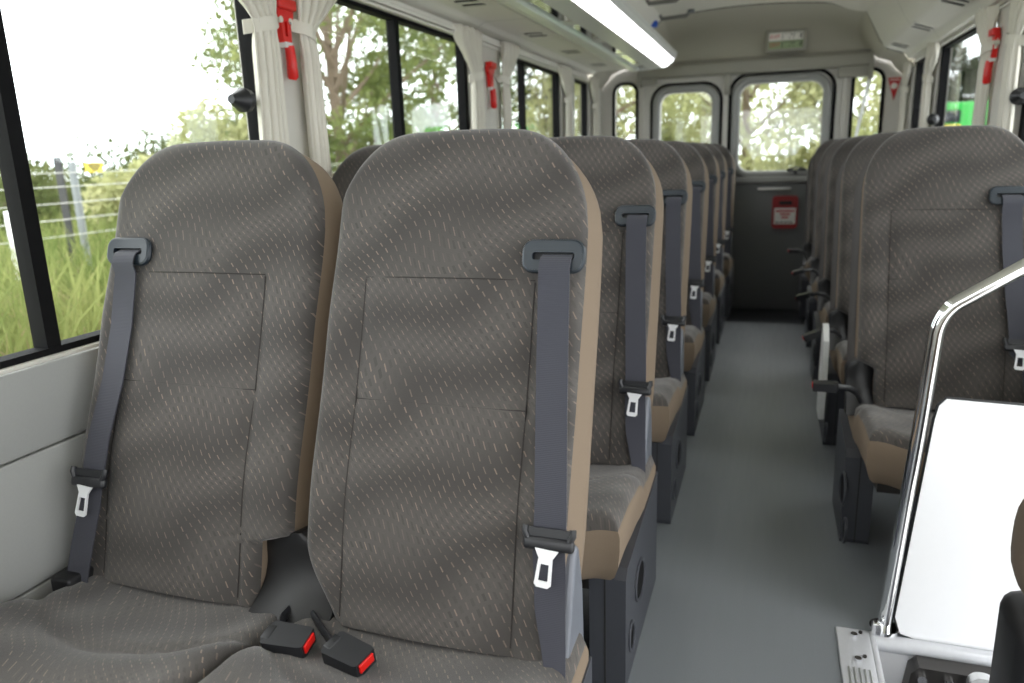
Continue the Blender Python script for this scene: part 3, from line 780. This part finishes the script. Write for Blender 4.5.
# two folded grab handles and a blue clip behind the rack
for i, (yy, xx) in enumerate(((4.55, -.60), (5.08, -.60))):
    t = root('ceiling_handle', ('grey folded grab handle on the ceiling behind the lamp strip', 'grey grab handle on the ceiling by the dark rear joint')[i], 'handle', (xx, yy, 1.86), 'ceiling grab handles')
    MB().tube([(xx-.10, yy, 1.868), (xx-.09, yy, 1.845), (xx+.06, yy, 1.850), (xx+.085, yy, 1.874)], .012, 10).build('grip', M['grille'], t)
    MB().box(xx+.07, xx+.11, yy-.02, yy+.02, 1.866, 1.882, .004).build('mount', M['greyplast'], t)
solo(MB().box(-.755, -.715, 5.06, 5.10, 1.80, 1.835, .004), 'blue_clip', M['blue'], 'tiny blue clip peeping out above the lamp strip', 'clip')

# air vents in the duct undersides
def vent(cx, yy, zc, tilt, label, grp):
    t = root('air_vent', label, 'air vent', (cx, yy, zc), grp)
    T = Matrix.Translation((cx, yy, zc)) @ Matrix.Rotation(tilt, 4, 'Y')
    plate(rrect(-.054, .054, -.078, .078, .02), [rrect(-.044, .044, -.062, -.012, .018), rrect(-.044, .044, .012, .062, .018)], 'z', -.0015, .001).xf(T).build('vent_frame', M['duct'], t)
    MB().box(-.050, .050, -.07, .07, -.0005, .002).xf(T).build('vent_backing', M['ventdark'], t, smooth=False)
    for q in (-.037, .037):
        # a scoop that half closes each slot
        MB().prism([(q+.025, .000), (q+.025, -.0015), (q+.010, -.006), (q+.006, -.0045), (q+.010, .000)], 'x', -.040, .040).xf(T).build('louvre', M['duct'], t)
    return t
tl = math.atan2(.002, .165)
for yy, nm in ((2.66, 'first'), (3.46, 'second'), (4.12, 'third'), (4.80, 'fourth')):
    vent(-1.03, yy, 1.5695, tl, nm+' twin air vent from the front, under the duct beside the luggage rack', 'air vents beside the rack')
tr_ = math.atan2(.025, .076)
for yy, nm in ((3.58, 'frontmost'), (4.28, 'middle'), (4.96, 'rearmost')):
    vent(.655, yy, 1.5775, tr_, nm+' twin air vent under the duct over the door-side windows', 'air vents on the door side')

# ================================================================ REAR SIGNS AND BOX
def text(body, size, mat, loc, parent, rx=PI/2, rz=0, name='lettering', sx=1.0):
    cu = bpy.data.curves.new(name, 'FONT'); cu.body = body; cu.size = size; cu.align_x = 'CENTER'; cu.align_y = 'CENTER'; cu.extrude = .0006
    o = bpy.data.objects.new(name, cu); COL.objects.link(o); cu.materials.append(mat); o.parent = parent
    o.location = Vector(loc)-ORG[parent.name]['_origin']; o.rotation_euler = (rx, 0, rz); o.scale = (sx, 1, 1)
    bpy.context.view_layer.update(); dg_ = bpy.context.evaluated_depsgraph_get(); me = bpy.data.meshes.new_from_object(o.evaluated_get(dg_))
    n_ = bpy.data.objects.new(name, me); COL.objects.link(n_); n_.parent = parent; n_.location = o.location; n_.rotation_euler = o.rotation_euler; n_.scale = o.scale
    if not me.materials: me.materials.append(mat)
    bpy.data.objects.remove(o); return n_
ex = root('exit_sign', 'small EXIT sign with a white and a green row, above the rear door', 'sign', (.055, YR-.045, 1.69))
ys = 5.592
MB().box(-.075, .185, ys, YR-.03, 1.655, 1.796, .012).build('sign_base', M['rearlin'], ex)
MB().box(-.052, .160, ys-.004, ys+.002, 1.727, 1.776).build('white_row', M['signwhite'], ex, smooth=False)
MB().box(-.052, .160, ys-.004, ys+.002, 1.676, 1.725).build('green_row', M['signgreen'], ex, smooth=False)
for zz in (1.7515, 1.7005):
    text('EXIT', .034, M['signred'], (-.014, ys-.005, zz), ex, sx=.92)
    m = MB()
    for a, b, c_, d_ in ((.030, .034, -.020, .018), (.034, .154, .016, .018), (.150, .154, -.020, .016), (.070, .082, -.012, -.008), (.084, .092, .004, .012), (.098, .106, .004, .012), (.098, .104, -.014, -.006), (.136, .146, -.010, -.004), (.142, .148, -.004, .010)):
        m.box(a, b, ys-.0055, ys-.003, zz+c_, zz+d_)
    m.build('pictogram', M['ink'], ex, smooth=False)
# inverted red triangle sticker on the lining ahead of the corner window
tz = root('warning_sticker', 'red downward triangle sticker on the corner lining past the rear window', 'sticker', (.742, YR-.004, 1.30))
MB().prism([(.697, 1.46), (.777, 1.46), (.740, 1.32)], 'y', YR-.004, YR+.001).build('triangle', M['signred'], tz, smooth=False)
MB().cyl((.738, YR-.004, 1.408), 'y', .020, .003, 20).build('white_disc', M['signwhite'], tz)
MB().box(.710, .766, YR-.0055, YR-.003, 1.443, 1.449).build('caption_bar', M['signwhite'], tz, smooth=False)
fb = root('first_aid_box', 'dark red wall box with a pale printed label on the rear door', 'box', (.105, YR-.035, .50))
yb = YR-.035
MB().prism(rrect(.020, .190, .49, .715, .025), 'y', yb-.045, yb).build('case', M['darkred'], fb)
MB().box(.065, .150, yb-.050, yb-.043, .655, .680, .006).build('carry_grip', M['softblack'], fb)
MB().box(.036, .176, yb-.0475, yb-.044, .522, .632).build('label_sheet', M['signwhite'], fb, smooth=False)
m = MB()
for i, (a, b) in enumerate(((.045, .168), (.075, .140), (.085, .128))): m.box(a, b, yb-.0485, yb-.046, .606-.022*i, .618-.022*i)
m.build('red_print', M['signred'], fb, smooth=False)
m = MB()
for a in (.045, .075, .105, .135): m.box(a, a+.022, yb-.0485, yb-.046, .530, .538)
m.build('dark_print', M['ink'], fb, smooth=False)

# ================================================================ ENTRANCE: rail, board, step edge, hinge gear, jump seat
yp = 1.625
hr = root('handrail', 'bent chrome tube handrail in front of the first single seat', 'handrail', (.28, yp, 0))
path = [(.282, yp, .0), (.284, yp, .05), (.297, yp, .25), (.312, yp, .48), (.3185, yp, .60)]
for k in range(9):
    a = k/8*R(62); path.append((.322+.065*(1-math.cos(a))+.0, yp, .665+.085*math.sin(a)))
path += [(.46, yp, .812), (.56, yp, .868), (.70, yp, .945), (.772, yp, .985)]
MB().tube(path, .0145, 16).build('tube', M['chrome'], hr)
MB().cyl((.282, yp, .008), 'z', .030, .012, 20).build('foot_flange', M['chrome'], hr)
MB().box(.254, .274, yp-.03, yp-.012, .0, .035, .004).build('clamp', M['steel'], hr)
MB().cyl((.772, yp, .985), 'x', .028, .012, 20).build('wall_flange', M['chrome'], hr)
bd = root('modesty_board', 'glossy white board standing under the chrome handrail', 'panel', (.50, yp-.005, 0))
bp = [(.312, .008), (.300, .045), (.335, .500), (.340, .530), (.352, .545), (.50, .540), (.58, .545), (.66, .575), (.77, .575), (.77, -.0), (.60, -.0), (.34, .0)]
MB().prism(bp, 'y', yp-.010, yp+.004).build('board', M['white'], bd, smooth=False)
MB().tube([(p[0], yp-.003, p[1]) for p in bp], .004, 8, closed=True).build('edge_strip', M['black'], bd)
se = root('step_edge_plate', 'ribbed aluminium step edge plate with bolts on the aisle floor', 'step plate', (.22, 1.4, 0))
MB().box(.183, .250, .9, 1.61, -.002, .006, .002).box(.250, .262, .9, 1.61, -.30, .006, .002).build('plate', M['palegrey'], se)
for k in range(5): MB().box(.196+.010*k, .200+.010*k, .9, 1.47, .006, .0085, .001).build('rib', M['alu2'], se)
for yy in (1.585, 1.50):
    MB().cyl((.218, yy, .008), 'z', .007, .005, 14).build('bolt', M['steel'], se)
    MB().cyl((.232, yy+.012, .008), 'z', .004, .004, 12).build('screw', M['dark'], se)
lip = root('step_lip', 'pale grey rolled lip along the top of the entrance step', 'step lip', (.5, 1.6, -.02))
MB().tube([(.262, 1.600, -.012), (.50, 1.600, -.012), (.775, 1.600, -.012)], .018, 14).build('lip', M['palegrey'], lip)
dg = root('door_gear', 'dark metal door gear with steel bolts inside the entrance step', 'door mechanism', (.45, 1.53, -.2))
MB().prism([(.325, -.030), (.34, -.014), (.60, -.014), (.60, -.20), (.305, -.20)], 'y', 1.535, 1.578).build('housing', M['dark'], dg)
MB().tube([(.32, 1.53, -.085), (.76, 1.53, -.10)], .026, 16).build('shaft', M['dark'], dg)
lk = plate(rrect(.425, .475, -.12, .0, .022), [rrect(.437, .463, -.035, -.013, .010), rrect(.437, .463, -.108, -.050, .012)], 'y', 1.512, 1.534)
lk.build('link_plate', M['alu'], dg)
for xx in (.395, .53, .345): MB().cyl((xx, 1.531, -.036), 'y', .009, .012, 14).build('bolt', M['steel'], dg)
js = root('jump_seat', 'brown folding seat with black base at the frame edge by the entrance', 'seat', (.50, 1.14, -.36))
def jg(i, j):
    a = i/24*2*PI; t = j/10; r_ = 1-.30*abs(2*t-1)**3
    return (.505+.150*r_*math.copysign(abs(math.cos(a))**.6, math.cos(a)), 1.14+.07*r_*math.copysign(abs(math.sin(a))**.6, math.sin(a)), .375+.215*t)
m = MB().grid(jg, 24, 10); m.f.append(tuple(10*25+i for i in range(24))); m.mi.append(0); m.f.append(tuple(range(23, -1, -1))); m.mi.append(0)
m.build('cushion', M['jump'], js)
MB().box(.358, .68, 1.07, 1.21, .15, .385, .03).box(.46, .54, 1.10, 1.18, -.36, .16, .01).build('base', M['softblack'], js)

# ================================================================ OUTSIDE
GZ = -.75
struct(MB().box(-45, -2.2, -12, 70, GZ-.2, GZ), 'ground', M['soil']); struct(MB().box(-2.2, 45, -12, 70, GZ-.2, GZ-.01), 'road_surface', M['asphalt'])
def blades(n, fx, hmin, hmax, wd, lean, zfun=None):
    m = MB()
    for _ in range(n):
        x, y = fx(); hh = U(hmin, hmax); a = U(0, 2*PI); l = U(.05, lean)*hh; ca, sa = math.cos(a), math.sin(a); b = U(0, 2*PI); w = wd*U(.6, 1.3)
        wx, wy = math.cos(b)*w, math.sin(b)*w; z0 = GZ
        p = [(x-wx, y-wy, z0), (x+wx, y+wy, z0)]
        q = [(x+ca*l*.25-wx*.9, y+sa*l*.25-wy*.9, z0+hh*.55), (x+ca*l*.25+wx*.9, y+sa*l*.25+wy*.9, z0+hh*.55)]
        r_ = [(x+ca*l*.62-wx*.6, y+sa*l*.62-wy*.6, z0+hh*.84), (x+ca*l*.62+wx*.6, y+sa*l*.62+wy*.6, z0+hh*.84)]
        e = (x+ca*l, y+sa*l, z0+hh)
        m.add(p+q+r_+[e], [(0, 1, 3, 2), (2, 3, 5, 4), (4, 5, 6)])
    return m
def fx():
    x = -3.0-5.5*rnd()**1.3; y = (U(.55, 1.75))*(-x); return x, y
o = blades(15000, fx, .75, 1.5, .009, .45).build('tall_grass', M['reed'], smooth=False); tag(o, 'tall green reeds growing thick outside the front window', 'grass', kind='stuff')
o = blades(1800, fx, .7, 1.35, .008, .9).build('dry_grass', M['straw'], smooth=False); tag(o, 'dry straw stalks leaning among the green reeds', 'grass', kind='stuff')
def leafcloud(m, c, rad, n, size, flat=1.0):
    for _ in range(n):
        while True:
            v = Vector((U(-1, 1), U(-1, 1), U(-1, 1)))
            if v.length <= 1: break
        v = v*(.55+.45*v.length) if v.length > 0 else v
        p = Vector(c)+Vector((v.x*rad[0], v.y*rad[1], v.z*rad[2]))
        a = Vector((U(-1, 1), U(-1, 1), U(-1, 1))).normalized(); b = a.cross(Vector((U(-1, 1), U(-1, 1), U(-1, 1)))).normalized(); s = size*U(.6, 1.4)
        m.add([p-a*s, p+b*s*.45, p+a*s, p-b*s*.45], [(0, 1, 2, 3)])
def bush(c, r_, hgt, n, size, mat, label, grp):
    t = root('bush', label, 'bush', (c[0], c[1], GZ), grp)
    m = MB(); k = max(3, int(hgt*3))
    for _ in range(9): leafcloud(m, (c[0]+U(-.6, .6)*r_, c[1]+U(-.6, .6)*r_, GZ+hgt*U(.3, .78)), (r_*U(.35, .6), r_*U(.35, .6), hgt*U(.18, .3)), n//9, size)
    m.build('foliage', mat, t, smooth=False)
    m = MB()
    for _ in range(5): m.tube([(c[0], c[1], GZ), (c[0]+U(-.3, .3)*r_, c[1]+U(-.3, .3)*r_, GZ+hgt*.4), (c[0]+U(-.6, .6)*r_, c[1]+U(-.6, .6)*r_, GZ+hgt*.75)], [.03, .02, .008], 6)
    m.build('stems', M['bark'], t)
    return t
def tree(c, hgt, cr, n, size, mat, label, trunk=.4, grp='trees outside', blobs=16, low=.25):
    t = root('tree', label, 'tree', (c[0], c[1], GZ), grp)
    tk = MB(); base = Vector((c[0], c[1], GZ)); top = base+Vector((U(-.3, .3), U(-.3, .3), hgt*.8))
    def w(p): return p
    r0 = hgt*.015
    tk.tube([base, base.lerp(top, .3)+Vector((U(-.1, .1), U(-.1, .1), 0)), base.lerp(top, .65)+Vector((U(-.2, .2), U(-.2, .2), 0)), top], [r0, r0*.8, r0*.5, r0*.15], 8)
    m = MB()
    for b in range(blobs):
        f = low+(1-low)*(b+.5)/blobs; a = b*2.4+U(-.4, .4)
        rr = cr*(1-abs(f-.55)*1.0)*U(.45, .95); p = Vector((c[0]+math.cos(a)*rr, c[1]+math.sin(a)*rr, GZ+hgt*(f+U(-.04, .04))))
        st_ = base.lerp(top, max(.12, f*.8)); tk.tube([st_, st_.lerp(p, .55)+Vector((0, 0, U(-.1, .2))), p], [r0*.42, r0*.25, r0*.08], 6)
        leafcloud(m, p, (cr*U(.28, .48), cr*U(.28, .48), hgt*U(.06, .12)), n//blobs, size)
    tk.build('trunk', M['bark'], t); m.build('crown', mat, t, smooth=False)
    return t
# wire fence beyond the reeds
fc = root('wire_fence', 'wire fence with steel posts running through the scrub', 'fence', (-5.9, 3.5, GZ))
fpx = [(-5.6, 2.2), (-5.75, 5.05), (-5.62, 5.25), (-5.9, 10.0)]
def fence_post(x, y, top, mat):
    m = MB().prism([(x-.035, y-.02), (x+.035, y-.02), (x+.035, y-.008), (x-.02, y-.008), (x-.02, y+.04), (x-.035, y+.04)], 'z', GZ, top)
    for k in range(9): m.cyl((x+.012, y-.021, top-.08-.1*k), 'y', .008, .004, 8)
    return m.build('post', mat, fc, smooth=False)
fence_post(-5.05, 4.40, 1.145, M['black']); fence_post(-5.05, 4.52, 1.105, M['galv']); fence_post(-5.0, 10.5, 1.1, M['galv'])
for zz in (1.02, .92, .80, .68, .56): MB().tube([(-5.0, -2, zz), (-5.0, 4.9, zz+.01), (-5.0, 10.5, zz), (-5.0, 18, zz)], .0035, 5).build('wire', M['wire'], fc)
sg = root('fence_sign', 'small yellow sign hanging on the wire fence', 'sign', (-4.98, 4.64, 1.02))
MB().box(-4.985, -4.975, 4.56, 4.72, 1.025, 1.10).build('plate', M['yellow'], sg, smooth=False)
m = MB()
for zz, a, b in ((1.083, 4.58, 4.70), (1.064, 4.59, 4.69), (1.045, 4.61, 4.67)): m.box(-4.9745, -4.973, a, b, zz-.006, zz+.006)
m.build('print', M['ink'], sg, smooth=False)
for i, (bx, by, r_, hh, mt) in enumerate([(-9.2, 6.2, 1.5, 2.05, 'leafA'), (-9.0, 8.4, 1.5, 2.15, 'leafA'), (-8.6, 10.2, 1.4, 2.45, 'leafA'), (-6.4, 6.9, .8, 2.05, 'leafD'), (-8.4, 11.9, 1.4, 3.1, 'leafB'), (-6.3, 7.9, .6, 2.5, 'leafD'), (-10.2, 5.0, 1.5, 2.1, 'leafA'), (-6.6, 11.6, 1.3, 2.6, 'leafB'), (-9.1, 7.35, 1.2, 2.0, 'leafA'), (-10.6, 9.2, 1.6, 2.3, 'leafA')]):
    bush((bx, by), r_, hh, 8500, .048, M[mt], ['low green bush beyond the fence wires', 'broad bush under the yellow fence sign', 'olive bush rising behind the front seat back', 'pale leafy shrub just behind the fence', 'bush beneath the black cone knob', 'small upright shrub near the cone knob', 'far scrub beyond the reeds by the window divider', 'dark bush at the foot of the leafy tree', 'green bush right behind the pair of fence posts', 'farther green bush showing above the scrub by the fence posts'][i], 'scrub bushes beyond the fence')
TL = [((-5.75, 9.8), 7.2, 2.1, 26000, .050, 'leafB', 'tall branching tree with bare lower limbs filling the second window'),
      ((-6.0, 13.3), 5.2, 1.5, 9000, .060, 'leafB', 'bushy tree seen between the divider and the second pillar'),
      ((-8.1, 11.2), 6.0, .9, 6000, .055, 'leafA', 'tree whose leaves show beside the first curtain'),
      ((-5.1, 17.6), 4.6, .9, 5000, .06, 'leafC', 'slim dark tree in the third window'),
      ((-4.7, 20.5), 5.5, 1.1, 6000, .07, 'leafC', 'dark tree in the small fourth window'),
      ((-2.9, 14.5), 6.5, 2.2, 12000, .075, 'leafD', 'sunny pale green tree outside the smaller rear window'),
      ((-.6, 17.0), 7.5, 2.6, 12000, .075, 'leafD', 'broad pale green tree outside the rear door window'),
      ((1.25, 16.0), 6.8, 1.5, 12000, .075, 'leafD', 'pale green tree outside the rear corner window'),
      ((-1.8, 21.0), 9.0, 3.0, 12000, .09, 'leafD', 'tall pale tree standing behind the other rear trees'),
      ((4.4, 24.5), 4.2, .9, 5000, .07, 'leafC', 'dark tree behind the green coach'),
      ((5.6, 25.5), 4.0, 1.0, 6000, .07, 'leafC', 'dark tree rising over the coach roof'),
      ((6.3, 26.5), 3.9, .9, 4500, .07, 'leafC', 'slim dark tree beside the door-side hammer')]
for c, hh, cr, n, s_, mt, lb in TL: tree(c, hh, cr, n, s_, M[mt], lb, low=.12 if mt == 'leafD' else .17, blobs=26 if n > 15000 else 16)
solo(MB().box(-5.10, -4.98, 3.92, 3.99, GZ, .78, .01), 'marker_post', M['white'], 'white marker post at the fence, by the window divider', 'post')
# green coach parked outside on the door side
gc = root('coach', 'bright green parked coach seen through the door-side windows', 'coach', (3.7, 16.5, GZ))
MB().box(2.5, 5.0, 16.0, 22.0, GZ+.35, 1.74, .08).build('body', M['green'], gc)
MB().box(2.80, 3.20, 15.975, 16.01, 1.38, 1.60, .03).build('rear_window', M['coachglass'], gc)
MB().box(2.485, 2.51, 16.6, 21.5, .95, 1.55, .02).build('side_window', M['coachglass'], gc)
MB().box(2.78, 3.22, 15.97, 16.01, 1.17, 1.35, .02).build('plate', M['yellow'], gc)
for xx in (2.60, 4.90): MB().box(xx-.06, xx+.06, 15.97, 16.01, .55, 1.0, .02).build('tail_light', M['red'], gc)
for xx in (2.75, 4.75):
    for yy in (17.2, 20.8): MB().cyl((xx, yy, GZ+.45), 'x', .45, .3, 24).build('wheel', M['rubber'], gc)

# ================================================================ LIGHT: bright overcast sky
w = bpy.data.worlds.new('overcast_sky'); sc.world = w; w.use_nodes = True
nt = w.node_tree; bg = nt.nodes['Background']
tc = nt.nodes.new('ShaderNodeTexCoord'); sp = nt.nodes.new('ShaderNodeSeparateXYZ'); nt.links.new(tc.outputs['Generated'], sp.inputs[0])
cr = nt.nodes.new('ShaderNodeValToRGB'); nt.links.new(sp.outputs[2], cr.inputs[0])
cr.color_ramp.elements[0].position = .0; cr.color_ramp.elements[0].color = (.9, .95, 1, 1)
cr.color_ramp.elements[1].position = .5; cr.color_ramp.elements[1].color = (1, 1, 1, 1)
nt.links.new(cr.outputs[0], bg.inputs[0]); bg.inputs[1].default_value = 4.4
sc.view_settings.view_transform = 'Standard'; sc.view_settings.look = 'None'; sc.view_settings.gamma = 1; sc.view_settings.exposure = 0.1
try: sc.view_settings.use_curve_mapping = False
except Exception: pass
sc.cycles.use_denoising = True; sc.cycles.max_bounces = 10; sc.cycles.diffuse_bounces = 6; sc.cycles.transparent_max_bounces = 16; sc.cycles.caustics_reflective = False; sc.cycles.sample_clamp_indirect = 8
